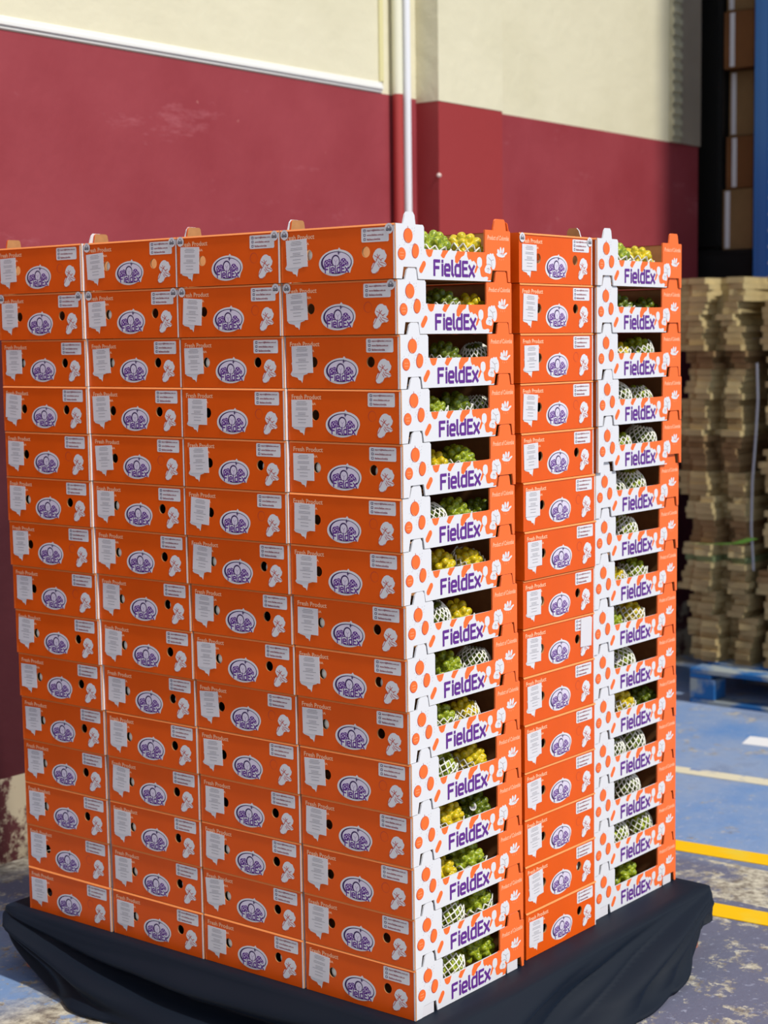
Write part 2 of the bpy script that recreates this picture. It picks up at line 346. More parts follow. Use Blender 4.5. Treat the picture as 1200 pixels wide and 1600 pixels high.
def set_xf(o, loc, rot=0.0, ry=0.0):
    o.location = loc; o.rotation_euler = (0, ry, rot)
def make_box(label, grp, holeL, holeR, seals, seedv, bottom, blank=False, flip=None):
    """local frame: front panel outside faces -y, width along +x (0..0.4); the printed long side faces -x, depth along +y"""
    rn = random.Random(seedv)
    root = bpy.data.objects.new('fruit_box', None); COL.objects.link(root); root.empty_display_size = .05
    tag(root, label, 'box', grp)
    fr = link('front_panel', ME['front'], root)
    bk = link('back_panel', ME['back'], root); set_xf(bk, (BW / 1000, BL / 1000, 0), math.pi)
    # near side faces -x: art x runs toward the front (-y), so local x -> -y
    s1 = link('side_panel', ME['side%d' % holeR], root); set_xf(s1, (0.0003, (BL - 0.3) / 1000, 0), -math.pi / 2)
    s2 = link('side_panel', ME['side_far'], root); set_xf(s2, (BW / 1000 - 0.0003, 0.0003, 0), math.pi / 2)
    link('base_panel', ME['base'], root)
    def on_side(name, me, xm, zm, y, ry=0.0):
        o = link(name, me, root); set_xf(o, (0.0003 - y, (BL - .3 - xm) / 1000, zm / 1000), -math.pi / 2, ry); return o
    lb = on_side('shipping_label', ME['label'], 39.8 + rn.uniform(-3, 5), 56.5 + rn.uniform(-3.0, 3.5), 0.0006, rn.choice([rn.uniform(-.03, .03), rn.uniform(-.08, .08)]))
    lb['label'] = 'white paper label with small grey print'
    if blank:
        o = on_side('blank_label', ME['blank'], 262, 66, 0.0012, 0.04); o['label'] = 'blank white paper label'
    for s in seals:
        o = on_side('round_sticker', ME['seal'], 11 if s == 'L' else 286, 97.5, 0.0015)
        o['label'] = 'small round white sticker with dark emblem'
    if holeL == 'w':
        o = on_side('foam_sheet', ME['foam'], 78, 53, -0.012)
    if holeR and rn.random() < .22:
        o = on_side('foam_sheet', ME['foam'], 234, 50, -0.016)
    if bottom:
        for xx, m in ((0.024, 0), (0.335, 0)):
            link('inner_flap', ME['flap'], root, (xx, 0.0005, 0.0002))
    return root
OFF = [
 [(-39.5,-3.4),(-41.5,297.8),(-41.5,599.0),(-49.5,900.2),(399.2,0.1),(708.1,-5.4)],
 [(-33.2,-1.6),(-38.7,299.6),(-38.7,600.8),(-46.7,902.0),(401.0,-0.0),(712.3,-1.5)],
 [(-27.6,-2.3),(-34.6,298.9),(-34.6,600.1),(-42.6,901.3),(403.7,0.8),(718.0,1.2)],
 [(-26.8,-3.9),(-35.8,297.3),(-35.8,598.5),(-43.8,899.7),(404.8,2.1),(724.8,2.1)],
 [(-24.0,-3.8),(-34.0,297.4),(-34.0,598.6),(-42.0,899.8),(407.7,1.9),(728.1,3.9)],
 [(-24.7,-1.6),(-31.7,299.6),(-31.7,600.8),(-39.7,902.0),(411.9,0.1),(727.5,10.7)],
 [(-22.1,-0.7),(-26.1,300.5),(-28.1,601.7),(-36.1,902.9),(415.3,-0.4),(730.6,13.5)],
 [(-16.8,-1.3),(-19.8,299.9),(-22.8,601.1),(-30.8,902.3),(414.7,3.6),(729.4,15.2)],
 [(-14.9,-2.5),(-16.9,298.7),(-19.9,599.9),(-27.9,901.1),(416.2,5.3),(729.4,17.3)],
 [(-9.4,-2.3),(-11.4,299.4),(-14.4,600.6),(-22.4,901.8),(417.7,5.4),(735.1,20.1)],
 [(-7.9,-4.3),(-9.9,298.2),(-12.9,599.4),(-15.9,903.3),(420.6,5.0),(740.4,21.7)],
 [(-4.8,-3.7),(-6.8,298.6),(-8.8,600.9),(-10.8,907.8),(422.2,6.6),(739.3,22.0)],
 [(-3.1,-4.2),(-5.1,299.5),(-7.1,601.4),(-9.1,909.0),(423.7,7.9),(740.6,22.5)],
 [(-0.2,-3.0),(-2.2,301.6),(-4.2,603.1),(-6.2,911.2),(426.2,8.6),(742.0,23.0)],
 [(0.7,-3.6),(-2.3,301.5),(-4.3,603.7),(-7.3,909.1),(428.5,8.3),(746.3,24.1)],
]
HL = ['wdddwddwwwddddw', 'ddwdddwwwdddwww', 'wwwddwwwwwwwwww', 'ddwddwddwwwwwdd', 'dddddddwwdddddd', 'ddddddddddddddd']
HR = ['101010011100011', '001010111001111', '111101111111111', '011101001111100', '110010011000011', '000000000000000']
SEAL = ['2200', '22', '22', '02', '2', '']
COLN = ['near corner column', 'first column left of the corner column', 'second column left of the corner column', 'far left column',
        'column between the open-fronted columns', 'far right column']
ORD = ['topmost', 'second down', 'third down', 'fourth down', 'fifth down', 'sixth down', 'seventh down', 'eighth down', 'ninth down', 'tenth down', 'eleventh down', 'twelfth down', 'thirteenth down', 'fourteenth down', 'bottommost']
GRP = ['boxes in the near corner column', 'boxes in the second shaded column', 'boxes in the third shaded column', 'boxes in the far left column', 'boxes in the sideways column', 'boxes in the far right column']
roots = {}
for k in range(15):
    z = PITCH * (14 - k)
    for c in range(6):
        u, v = OFF[k][c]
        seals = 'LR' if (SEAL[c][k:k + 1] == '2') else ''
        if c == 5: nm = 'orange box with white open front, %s in the %s' % (ORD[k], COLN[c])
        elif c == 0: nm = 'orange box with white open front, %s in the %s' % (ORD[k], COLN[c])
        else: nm = 'orange printed box, %s in the %s' % (ORD[k], COLN[c])
        rt = make_box(nm, GRP[c], HL[c][k], int(HR[c][k]), seals, 100 * c + k, k == 14, blank=(c == 4 and k == 8))
        if c == 4:   # turned: printed long side faces -y, front faces +x
            rt.location = (u / 1000 + (BL) / 1000, v / 1000, z); rt.rotation_euler = (0, 0, math.pi / 2)
        else:
            rt.location = (u / 1000, v / 1000, z)
        roots[(c, k)] = rt

# ---------------------------------------------------------------- fruit
def fruit_mat(name, c1, c2):
    m = mat(name, c1, 0.35, 0.5, noise=0.0, nscale=9, rgb2=c2, thr=(0.38, 0.64)); return m
MG = fruit_mat('green_fruit_skin', (98, 122, 20), (176, 186, 42)); MY = fruit_mat('yellow_fruit_skin', (176, 170, 24), (232, 196, 24)); MK = fruit_mat('deep_green_fruit_skin', (60, 82, 16), (124, 136, 30))
def fruit_mesh(seed, nb, amp, el):
    rnd = random.Random(seed); bm = bmesh.new(); bmesh.ops.create_icosphere(bm, subdivisions=5, radius=1.0)
    pts = []
    for i in range(nb):
        y = 1 - 2 * (i + .5) / nb; rr_ = math.sqrt(1 - y * y); a = i * 2.39996 + rnd.uniform(-.15, .15); pts.append(Vector((rr_ * math.cos(a), rr_ * math.sin(a), y)))
    for v in bm.verts:
        n = v.co.normalized(); ds = sorted(((n - p).length for p in pts))[:2]
        k = ds[0] / 1.9 * math.sqrt(nb) / 1.0
        h = math.sqrt(max(0.0, 1 - min(1, k * 1.15) ** 2))
        v.co = n * (1 - amp + amp * 1.3 * h); v.co.z *= el
    me = bpy.data.meshes.new('fruit'); bm.to_mesh(me); bm.free()
    me.polygons.foreach_set('use_smooth', [True] * len(me.polygons)); return me
FM = {}
for key, mt in (('g', MG), ('y', MY), ('k', MK)):
    for j, (nb, amp, el) in enumerate(((34, 0.24, 1.1), (42, 0.22, 1.0))):
        m_ = fruit_mesh(11 + j * 5, nb, amp, el); m_.materials.append(mt); FM[key, j] = m_
def net_mesh(lo, hi, n=16, rows=9, jag=0.0, seed=0):
    """diamond foam net on an ellipsoid between latitudes lo..hi (degrees)"""
    rnd = random.Random(seed); mb = MB(); P = {}
    for i in range(rows + 1):
        la = math.radians(lo + (hi - lo) * i / rows)
        for j in range(n):
            lon = 2 * math.pi * (j + (i % 2) * .5) / n; rr_ = 1.04 + (jag * rnd.uniform(0, 1) if i == rows else 0)
            P[i, j] = Vector((rr_ * math.cos(la) * math.cos(lon), rr_ * math.cos(la) * math.sin(lon), 1.08 * rr_ * math.sin(la)))
    for i in range(rows):
        for j in range(n):
            o = (j + (1 if i % 2 else 0)) % n; o2 = (j - (0 if i % 2 else 1)) % n
            for q in (o, o2): mb.tube(P[i, j], P[i + 1, q], 0.042, 5, 0, cap=False)
    return mb.me('foam_net', [M['foam']], smooth=True)
NET = {'c': net_mesh(-80, 8, 15, 7, 0.18, 1), 'n': net_mesh(-85, 60, 18, 11, 0.05, 2), 'h': net_mesh(-80, 34, 16, 9, 0.12, 3)}
# window list: (skin, net, x across window 0..1, top height above sill in mm, radius mm, tilt)
FA = {0: [('g', 'c', .26, 30, 46, 0), ('y', 'c', .82, 30, 46, 0)],
 1: [('k', 'c', .34, 26, 46, 0), ('y', '', .82, 12, 42, 0)], 2: [('k', 'c', .36, 28, 46, 0), ('k', 'n', .92, 20, 40, .4)],
 3: [('g', 'c', .08, 24, 42, 0), ('k', 'c', .52, 32, 46, 0), ('k', 'n', .92, 16, 36, .6)], 4: [('y', 'c', .10, 20, 42, 0), ('g', 'c', .48, 34, 48, 0)],
 5: [('k', 'n', .06, 18, 40, 0), ('g', 'c', .44, 32, 48, 0), ('k', '', .85, 14, 40, 0)], 6: [('y', '', .22, 34, 48, 0), ('y', 'h', .70, 26, 42, .5)],
 7: [('k', 'n', .06, 34, 42, .4), ('y', 'c', .46, 28, 47, 0)], 8: [('g', 'c', .26, 34, 48, 0), ('k', 'n', .76, 20, 40, .3)],
 9: [('g', 'c', .10, 34, 42, -.3), ('y', 'h', .55, 28, 45, .4)], 10: [('g', 'h', .10, 40, 46, -.5), ('y', 'c', .62, 34, 46, .2)],
 11: [('y', 'c', .20, 34, 45, 0), ('k', '', .70, 34, 47, 0)], 12: [('y', '', .06, 16, 40, 0), ('g', 'c', .48, 42, 47, 0)],
 13: [('g', 'h', .18, 38, 44, -.6), ('g', 'c', .70, 42, 45, .5)], 14: [('g', 'h', .16, 36, 45, -.5), ('g', '', .72, 40, 46, 0)]}
FC = {0: [('g', 'c', .12, 34, 42, 0), ('y', 'c', .66, 26, 46, 0)], 1: [('k', 'c', .18, 32, 42, 0), ('k', '', .80, 14, 42, 0)],
 2: [('y', 'h', .14, 22, 42, 0), ('g', 'h', .66, 32, 46, .2)], 3: [('k', 'n', .10, 32, 44, -.4), ('g', 'n', .62, 24, 46, .2)],
 4: [('g', 'h', .14, 30, 42, 0), ('k', 'n', .70, 36, 46, 0)], 5: [('k', 'n', .04, 16, 38, 0), ('g', 'n', .52, 42, 50, 0)],
 6: [('g', 'n', .34, 40, 50, -.2)], 7: [('y', 'h', .10, 20, 40, 0), ('g', 'h', .60, 34, 50, .3)], 8: [('g', 'c', .05, 18, 40, 0), ('y', 'h', .52, 36, 50, .2)],
 9: [('g', 'n', .30, 42, 52, .4)], 10: [('y', 'h', .30, 36, 50, .2), ('k', '', .85, 22, 40, 0)], 11: [('k', 'n', .08, 30, 42, 0), ('k', 'n', .56, 46, 48, 0)],
 12: [('k', 'n', .42, 46, 52, 0)], 13: [('g', 'n', .16, 34, 44, 0), ('g', 'h', .74, 40, 48, .3)], 14: [('g', '', .34, 42, 50, .2)]}
CN = {'g': 'green', 'y': 'yellow-green', 'k': 'dark green'}
WN = {'c': ' in low net', 'n': ' in white net', 'h': ' half in net', '': ''}
for c, TAB, cn in ((0, FA, 'near corner column'), (5, FC, 'far right column')):
    for k in range(15):
        u, v = OFF[k][c]; z = PITCH * (14 - k); lst = TAB[k]
        if k < 4: lst = [(a_, b_, c_, d_ + (16, 9, 7, 6)[k], e_ + 2, f_) for a_, b_, c_, d_, e_, f_ in lst]
        prev = None
        for q, (sk, nw, wx, up, rad, tilt) in enumerate(lst):
            j = (k + q) % 2; rr_ = rad / 1000
            side = '' if len(lst) == 1 else (['left', 'right'][q] if len(lst) == 2 else ['left', 'middle', 'right'][q])
            # the fruit rests on the box floor or on packing below it
            top = 0.060 + up / 1000; x = (u + 100 + wx * 205 + 48) / 1000; x = max(x, u / 1000 + .006 + rr_ * 1.1)
            x = min(x, u / 1000 + .394 - rr_ * 1.1)
            sc = min(rr_, (top - 0.006) / 2.3); sc = max(sc, 0.036)
            zc = max(top - sc * (1.12 if j == 0 else 1.0), 0.0048 + sc * 1.17)
            if zc + sc * 1.19 > 0.1085 and k > 0: sc = min(sc, 0.0438); zc = 0.0048 + sc * 1.17
            x = min(max(x, u / 1000 + .006 + sc * 1.2), u / 1000 + .394 - sc * 1.2); yy = v / 1000 + 0.010 + sc * 1.22
            if prev:
                need = 1.18 * (sc + prev[2])
                x = min(max(x, prev[0] + need), u / 1000 + .394 - sc * 1.2)
                if x - prev[0] < need: yy = prev[1] + math.sqrt(max(0, need ** 2 - (x - prev[0]) ** 2))
            prev = (x, yy, sc)
            fr = link('scaly_fruit', FM[sk, j]); fr.scale = (sc * 1.08, sc * 1.0, sc * .98)
            fr.location = (x, yy, z + zc); fr.rotation_euler = (tilt * .4, tilt * .5, k * 1.7 + q)
            tag(fr, '%s bumpy fruit%s%s, box %s in the %s' % (CN[sk], WN[nw], ', ' + side if side else '', ORD[k], cn), 'fruit', 'fruit in the ' + cn)
            if (c, k, q) in ((0, 11, 1), (5, 9, 0), (5, 6, 0)):
                st = link('oval_sticker', ME['seal'], fr); st.matrix_parent_inverse = Matrix(); st['label'] = 'small oval sticker with dark emblem'
                R_ = fr.rotation_euler.to_matrix().inverted(); dv = R_ @ Vector((-.75, -.55, .38)); st.location = dv.normalized() * 1.03
                st.scale = (19, 19, 23); st.rotation_euler = (R_ @ Vector((-.75, -.55, .38)).to_track_quat('-Y', 'Z').to_matrix()).to_euler()
            if nw:
                ne = link('foam_net', NET[nw], fr); ne.rotation_euler = (0.25 * math.sin(k * 3 + q), 0.25 * math.cos(k * 5 + q), 0); ne['label'] = 'white foam net sleeve'

# ---------------------------------------------------------------- pallet and cloth
FL = -0.160
M['wood'] = mat('pinkish_pallet_wood', (168, 112, 96), 0.8, 0.2, noise=0.2, nscale=14, stretch=(1, 8, 8))
PX0, PX1, PY0, PY1 = -0.005, 1.125, -0.055, 1.235
pr = bpy.data.objects.new('wooden_pallet', None); COL.objects.link(pr); pr.location = (PX0, PY0, FL)
tag(pr, 'low wooden pallet under the dark cloth and box stack', 'pallet')
w_, l_ = PX1 - PX0, PY1 - PY0
mb = MB(); mb.box(0, w_, 0, .1, 0, .020); ME['deck'] = mb.me('deck_board', [M['wood']], bevel=.002)
mb = MB(); mb.box(0, .1, 0, l_, 0, .018); ME['runner'] = mb.me('bottom_board', [M['wood']], bevel=.002)
mb = MB(); mb.box(0, .1, 0, .12, 0, .096); ME['block'] = mb.me('block', [M['wood']], bevel=.003)
for i in range(8): link('deck_board', ME['deck'], pr, (0, i * (l_ - .1) / 7, 0.115))
for i in range(3): link('bottom_board', ME['runner'], pr, (i * (w_ - .1) / 2, 0, 0.0))
for i in range(3):
    for j in range(3): link('block', ME['block'], pr, (i * (w_ - .1) / 2, j * (l_ - .12) / 2, .0185))
# cloth: top sheet + skirt that swags from the corners
def smooth_bump(t): return math.exp(-t * t)
m = bpy.data.materials.new('navy_cloth'); m.use_nodes = True; b = m.node_tree.nodes['Principled BSDF']
b.inputs['Base Color'].default_value = (*s2l((10, 20, 33)), 1); b.inputs['Roughness'].default_value = 0.6; b.inputs['Specular IOR Level'].default_value = 0.25
b.inputs['Sheen Weight'].default_value = 0.12; b.inputs['Sheen Tint'].default_value = (*s2l((70, 100, 140)), 1); M['cloth'] = m
CX0, CX1, CY0, CY1 = -0.035, 1.155, -0.075, 1.275
per = [((CX0, CY1), (CX0, CY0)), ((CX0, CY0), (CX1, CY0)), ((CX1, CY0), (CX1, CY1)), ((CX1, CY1), (CX0, CY1))]
V = []; Fc = []
NS, NZ = 180, 34; ring = []
def skirt(side, t, w):
    """side 0: facing -x (t from far-left corner to near corner); side 1: facing -y (t from near corner to right corner)"""
    (x0, y0), (x1, y1) = per[side]; L = math.hypot(x1 - x0, y1 - y0); ex, ey = (x1 - x0) / L, (y1 - y0) / L; nx, ny = ey, -ex
    if side in (0, 1): nx, ny = (-1, 0) if side == 0 else (0, -1)
    if side == 2: nx, ny = 1, 0
    if side == 3: nx, ny = 0, 1
    s = t * L; d = s if side == 0 else (L - s if side == 1 else (s if side == 2 else L - s))
    # bottom height: lifted near swag corner, on the floor away from it
    lift = (0.100 * math.exp(-(d / 0.16) ** 2) if side == 0 else .088 * math.exp(-(d / 0.22) ** 2)) + 0.003
    zb = FL + lift + 0.003
    z = -0.0015 + (zb + 0.0015) * w
    edge = min(1.0, s / .05, (L - s) / .05)
    th = math.atan2(-z * 1.0 + .002, d + 0.05)
    amp = 0.040 * min(1, w * 3) * (0.35 + 0.65 * min(1, d / .45))
    fold = amp * ((2 * abs(math.sin(th * 11 + 1.3 * math.sin(th * 6 + side) + s * 1.6)) - 1) + 0.35 * (2 * abs(math.sin(th * 27 + s * 4)) - 1)) * (.4 + .6 * math.sin(min(1, w * 1.1) * math.pi))
    fold += 0.006 * math.sin(s * 21 + side) * w
    bulge = 0.020 * math.sin(min(1, w * 1.35) * math.pi * .8) + 0.075 * w ** 3 * min(1, d / .35) * (1.0 if side in (0, 1) else .3)
    out = (bulge + fold + 0.004) * (0.25 + .75 * edge)
    sag = -0.004 * math.sin(s * 6 + side) ** 2 * (1 - w)
    return [x0 + (x1 - x0) * t + nx * out, y0 + (y1 - y0) * t + ny * out, z + sag * (w > 0)]
rows = []
for iz in range(NZ + 1):
    w = iz / NZ; row = []
    for sd in range(4):
        for i in range(NS):
            row.append(skirt(sd, i / NS, w))
    n = len(row)
    # round the four corners by averaging
    for _ in range(4):
        row = [[(row[(i - 1) % n][q] + 2 * row[i][q] + row[(i + 1) % n][q]) / 4 if min(i % NS, NS - i % NS) < 7 else row[i][q] for q in range(3)] for i in range(n)]
    rows.append(row)
n = 4 * NS
for row in rows: V += row
for iz in range(NZ):
    for i in range(n):
        a0 = iz * n + i; a1 = iz * n + (i + 1) % n; Fc.append([a0, a0 + n, a1 + n, a1])
top = len(V); V.append([(CX0 + CX1) / 2, (CY0 + CY1) / 2, -0.0015])
# inner loop of the top sheet stays flat under the boxes
inner = len(V)
for i in range(n):
    p_ = rows[0][i]; x = min(max(p_[0], -0.02), 1.13); y = min(max(p_[1], -.04), 1.225); V.append([x, y, -0.0012])
for i in range(n):
    j = (i + 1) % n; Fc.append([i, j, inner + j, inner + i]); Fc.append([inner + i, inner + j, top])
me = mesh_from('cloth', V, Fc, [M['cloth']], smooth=True)
cl = link('draped_cloth', me); tag(cl, 'dark navy cloth draped over the pallet beneath the boxes', 'cloth')
mod = cl.modifiers.new('thick', 'SOLIDIFY'); mod.thickness = 0.0012; mod.offset = 0

# ---------------------------------------------------------------- floor
fm = bpy.data.materials.new('worn_blue_floor_paint'); fm.use_nodes = True; n_ = fm.node_tree; b = n_.nodes['Principled BSDF']; b.inputs['Roughness'].default_value = .75; b.inputs['Specular IOR Level'].default_value = .3
def N(t): return n_.nodes.new(t)
tcn = N('ShaderNodeTexCoord')
def noise(scale, detail=8, rough=.6, sx=1, sy=1, off=0):
    mp = N('ShaderNodeMapping'); mp.inputs['Scale'].default_value = (sx, sy, 1); mp.inputs['Location'].default_value = (off, off * .7, 0); t = N('ShaderNodeTexNoise'); t.inputs['Scale'].default_value = scale; t.inputs['Detail'].default_value = detail; t.inputs['Roughness'].default_value = rough
    n_.links.new(tcn.outputs['Object'], mp.inputs[0]); n_.links.new(mp.outputs[0], t.inputs['Vector']); return t.outputs[0]
def ramp(src, stops):
    r_ = N('ShaderNodeValToRGB'); e = r_.color_ramp.elements
    while len(e) < len(stops): e.new(0.5)
    for q, (p_, c_) in enumerate(stops): e[q].position = p_; e[q].color = (*c_, 1)
    n_.links.new(src, r_.inputs[0]); return r_.outputs[0]
def mixc(fac, a_, b_):
    x = N('ShaderNodeMix'); x.data_type = 'RGBA'
    n_.links.new(fac, x.inputs[0])
    for s_, q in ((a_, 6), (b_, 7)):
        if isinstance(s_, tuple): x.inputs[q].default_value = (*s_, 1)
        else: n_.links.new(s_, x.inputs[q])
    return x.outputs[2]
def mth(op, a_, b_):
    x = N('ShaderNodeMath'); x.operation = op
    for q, s_ in enumerate((a_, b_)):
        if isinstance(s_, (int, float)): x.inputs[q].default_value = s_
        else: n_.links.new(s_, x.inputs[q])
    x.use_clamp = True; return x.outputs[0]
sx = N('ShaderNodeSeparateXYZ'); n_.links.new(tcn.outputs['Object'], sx.inputs[0])
blue = ramp(noise(1.6, 6), [(0.33, s2l((108, 122, 150))), (0.48, s2l((136, 156, 188))), (0.66, s2l((98, 138, 192)))])
grey = s2l((104, 106, 126))
# older greyer paint on the near right of the yellow line, bluer beyond; each is a coat of paint on the slab
gx = ramp(sx.outputs['X'], [(0.0, (0, 0, 0)), (1.0, (1, 1, 1))])
mr = N('ShaderNodeMapRange'); mr.inputs[1].default_value = 1.75; mr.inputs[2].default_value = 1.95; n_.links.new(sx.outputs['X'], mr.inputs[0])
mr2 = N('ShaderNodeMapRange'); mr2.inputs[1].default_value = 0.35; mr2.inputs[2].default_value = 0.1; n_.links.new(sx.outputs['X'], mr2.inputs[0])
bluezone = mth('MAXIMUM', mr.outputs[0], mr2.outputs[0])
base = mixc(bluezone, grey, blue)
speck = ramp(noise(38, 4, .7), [(0.60, (0, 0, 0)), (0.68, (1, 1, 1))])
base = mixc(mth('MULTIPLY', speck, .6), base, s2l((170, 176, 196)))
# worn-through zones of pale concrete
w1 = ramp(noise(2.6, 9, .68, off=3.1), [(0.50, (0, 0, 0)), (0.585, (1, 1, 1))])
w2 = ramp(noise(11, 9, .78, off=9.4), [(0.535, (0, 0, 0)), (0.575, (1, 1, 1))])
zl = N('ShaderNodeMapRange'); zl.inputs[1].default_value = 0.35; zl.inputs[2].default_value = 0.05; n_.links.new(sx.outputs['X'], zl.inputs[0])
zm = ramp(sx.outputs['X'], [(0, (0, 0, 0)), (1, (1, 1, 1))])
band = N('ShaderNodeMath'); band.operation = 'COMPARE'; band.inputs[1].default_value = 1.66; band.inputs[2].default_value = .15; n_.links.new(sx.outputs['X'], band.inputs[0])
w3 = ramp(noise(4.5, 9, .72, off=5.5), [(0.42, (0, 0, 0)), (0.50, (1, 1, 1))])
w4 = ramp(noise(6.5, 9, .72, sx=1, sy=1.2, off=1.5), [(0.44, (0, 0, 0)), (0.49, (1, 1, 1))])
nearw = N('ShaderNodeMapRange'); nearw.inputs[1].default_value = 1.16; nearw.inputs[2].default_value = .96; n_.links.new(sx.outputs['Y'], nearw.inputs[0])
wallw = N('ShaderNodeMapRange'); wallw.inputs[1].default_value = 1.80; wallw.inputs[2].default_value = 1.90; n_.links.new(sx.outputs['Y'], wallw.inputs[0])
w5 = ramp(noise(7, 6, .7, off=2.5), [(0.36, (0, 0, 0)), (0.42, (1, 1, 1))])
wear = mth('MAXIMUM', mth('MULTIPLY', mth('MULTIPLY', w4, zl.outputs[0]), nearw.outputs[0]), mth('MULTIPLY', w3, band.outputs[0]))
wear = mth('MAXIMUM', wear, mth('MULTIPLY', w5, wallw.outputs[0]))
notfar = N('ShaderNodeMapRange'); notfar.inputs[1].default_value = 1.9; notfar.inputs[2].default_value = 1.7; n_.links.new(sx.outputs['X'], notfar.inputs[0])
wear = mth('MAXIMUM', wear, mth('MULTIPLY', mth('MULTIPLY', w2, w1), .9)); wear = mth('MAXIMUM', wear, mth('MULTIPLY', mth('MULTIPLY', w2, notfar.outputs[0]), .95))
conc = ramp(noise(30, 6, .7), [(0.38, s2l((120, 110, 98))), (0.62, s2l((206, 200, 180)))])
n_.links.new(mixc(wear, base, conc), b.inputs['Base Color'])
bn = N('ShaderNodeBump'); bn.inputs['Strength'].default_value = .5; bn.inputs['Distance'].default_value = .01; n_.links.new(noise(25, 8, .7), bn.inputs['Height']); n_.links.new(bn.outputs[0], b.inputs['Normal'])
mb = MB(); mb.box(-14, 12, -12, 4.6, FL - .1, FL); structure(link('floor', mb.me('floor', [fm])))
M['yellow'] = mat('yellow_line_paint', (240, 190, 8), .6, .3, noise=.0, nscale=7, rgb2=(226, 196, 60), thr=(.55, .75))
M['lwhite'] = mat('white_line_paint', (232, 234, 236), .6, .3)
M['cream_line'] = mat('worn_cream_line', (214, 208, 182), .8, .2, noise=.0, nscale=16, rgb2=(120, 138, 176), thr=(.56, .66))
def line(name, pts, mt):
    v = [(x, y, FL + z) for z in (.0002, .0022) for x, y in pts]
    structure(link(name, mesh_from(name, v, [[4, 5, 6, 7], [0, 1, 5, 4], [1, 2, 6, 5], [2, 3, 7, 6], [3, 0, 4, 7]], [mt])))
line('floor_line_1', [(1.762, 1.9), (1.843, .42)[:2], (1.965, -2.0), (1.865, -2.0)][:0] or [(1.70, 1.9), (1.80, 1.9), (2.14, -2.0), (2.04, -2.0)], M['yellow'])
line('floor_line_2', [(1.20, 1.9), (1.30, 1.9), (1.64, -2.0), (1.54, -2.0)], M['yellow'])
line('floor_line_3', [(2.60, 1.9), (2.68, 1.9), (2.90, -1.5), (2.82, -1.5)], M['cream_line'])
line('floor_line_4', [(3.20, .87), (3.33, .90), (3.50, -.9), (3.38, -.9)], M['lwhite'])

# ---------------------------------------------------------------- wall
WY = 1.97; DZ = 2.325
def wall_mat(name, rgb, rgb2, nscale, thr, bump, bscale):
    return mat(name, rgb, .6, .35, noise=0.0, nscale=nscale, rgb2=rgb2, thr=thr, bump=bump, bscale=bscale)
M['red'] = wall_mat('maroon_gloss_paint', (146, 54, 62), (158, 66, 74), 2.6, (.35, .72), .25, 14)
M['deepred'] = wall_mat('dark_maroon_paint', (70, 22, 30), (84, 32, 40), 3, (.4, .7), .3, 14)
M['cream'] = wall_mat('cream_paint', (226, 220, 192), (214, 208, 178), 2, (.45, .8), .35, 16)
M['trimw'] = mat('white_trim_paint', (236, 236, 232), .5, .4)
M['redp'] = mat('pilaster_red_paint', (158, 58, 60), .5, .4, bump=.12, bscale=18)
# scuffs on the maroon paint
n_ = M['red'].node_tree; b = n_.nodes['Principled BSDF']; tcn = N('ShaderNodeTexCoord')
old = b.inputs['Base Color'].links[0].from_socket
sc_ = ramp(noise(5, 9, .75, sx=.35, sy=1), [(0.60, (0, 0, 0)), (0.74, (1, 1, 1))])
sk_ = ramp(noise(22, 3, .6, off=4), [(0.72, (0, 0, 0)), (0.75, (1, 1, 1))])
n_.links.new(mixc(mth('MULTIPLY', sk_, .6), mixc(mth('MULTIPLY', sc_, .5), old, s2l((196, 120, 128))), s2l((214, 150, 140))), b.inputs['Base Color'])
# peeling foot of the wall
pm = bpy.data.materials.new('peeling_wall_foot'); pm.use_nodes = True; n_ = pm.node_tree; b = n_.nodes['Principled BSDF']; b.inputs['Roughness'].default_value = .85; tcn = N('ShaderNodeTexCoord')
pk = ramp(noise(7, 8, .7), [(0.46, (0, 0, 0)), (0.52, (1, 1, 1))])
n_.links.new(mixc(pk, s2l((78, 30, 34)), s2l((176, 164, 140))), b.inputs['Base Color']); M['peel'] = pm
def wallbox(name, x0, x1, y0, y1, z0, z1, mt):
    mb = MB(); mb.box(x0, x1, y0, y1, z0, z1); return structure(link(name, mb.me(name, [mt])))
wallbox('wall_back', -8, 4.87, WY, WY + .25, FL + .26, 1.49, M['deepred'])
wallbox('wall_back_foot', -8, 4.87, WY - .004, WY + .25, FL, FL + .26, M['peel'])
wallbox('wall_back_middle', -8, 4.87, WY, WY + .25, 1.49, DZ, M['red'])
wallbox('wall_back_upper', -8, 4.87, WY, WY + .25, DZ, 3.9, M['cream'])
# white moulding above the maroon paint, left of the pipes
mb = MB(); mb.box(-8, 2.40, WY - .006, WY, DZ + .002, DZ + .012); mb.box(-8, 2.40, WY - .012, WY, DZ + .012, DZ + .026); mb.box(-8, 2.40, WY - .006, WY, DZ + .026, DZ + .040)
structure(link('trim_1', mb.me('trim', [M['trimw']], bevel=.002)))
# pilaster
wallbox('pillar_lower', 2.613, 3.04, WY - .107, WY, FL, DZ - .015, M['redp'])
wallbox('pillar_upper', 2.612, 3.041, WY - .109, WY, DZ - .015, 3.9, M['cream'])
M['lampwhite'] = mat('fixing_plug', (240, 220, 210), .5)
for zz in (2.03, 1.70, 1.72):
    bmm = bmesh.new(); bmesh.ops.create_uvsphere(bmm, u_segments=10, v_segments=6, radius=.009); me = bpy.data.meshes.new('plug'); bmm.to_mesh(me); bmm.free(); me.materials.append(M['lampwhite'])
    o = link('filled_nail_hole', me, None, (2.616, WY - .105, zz)); structure(o)
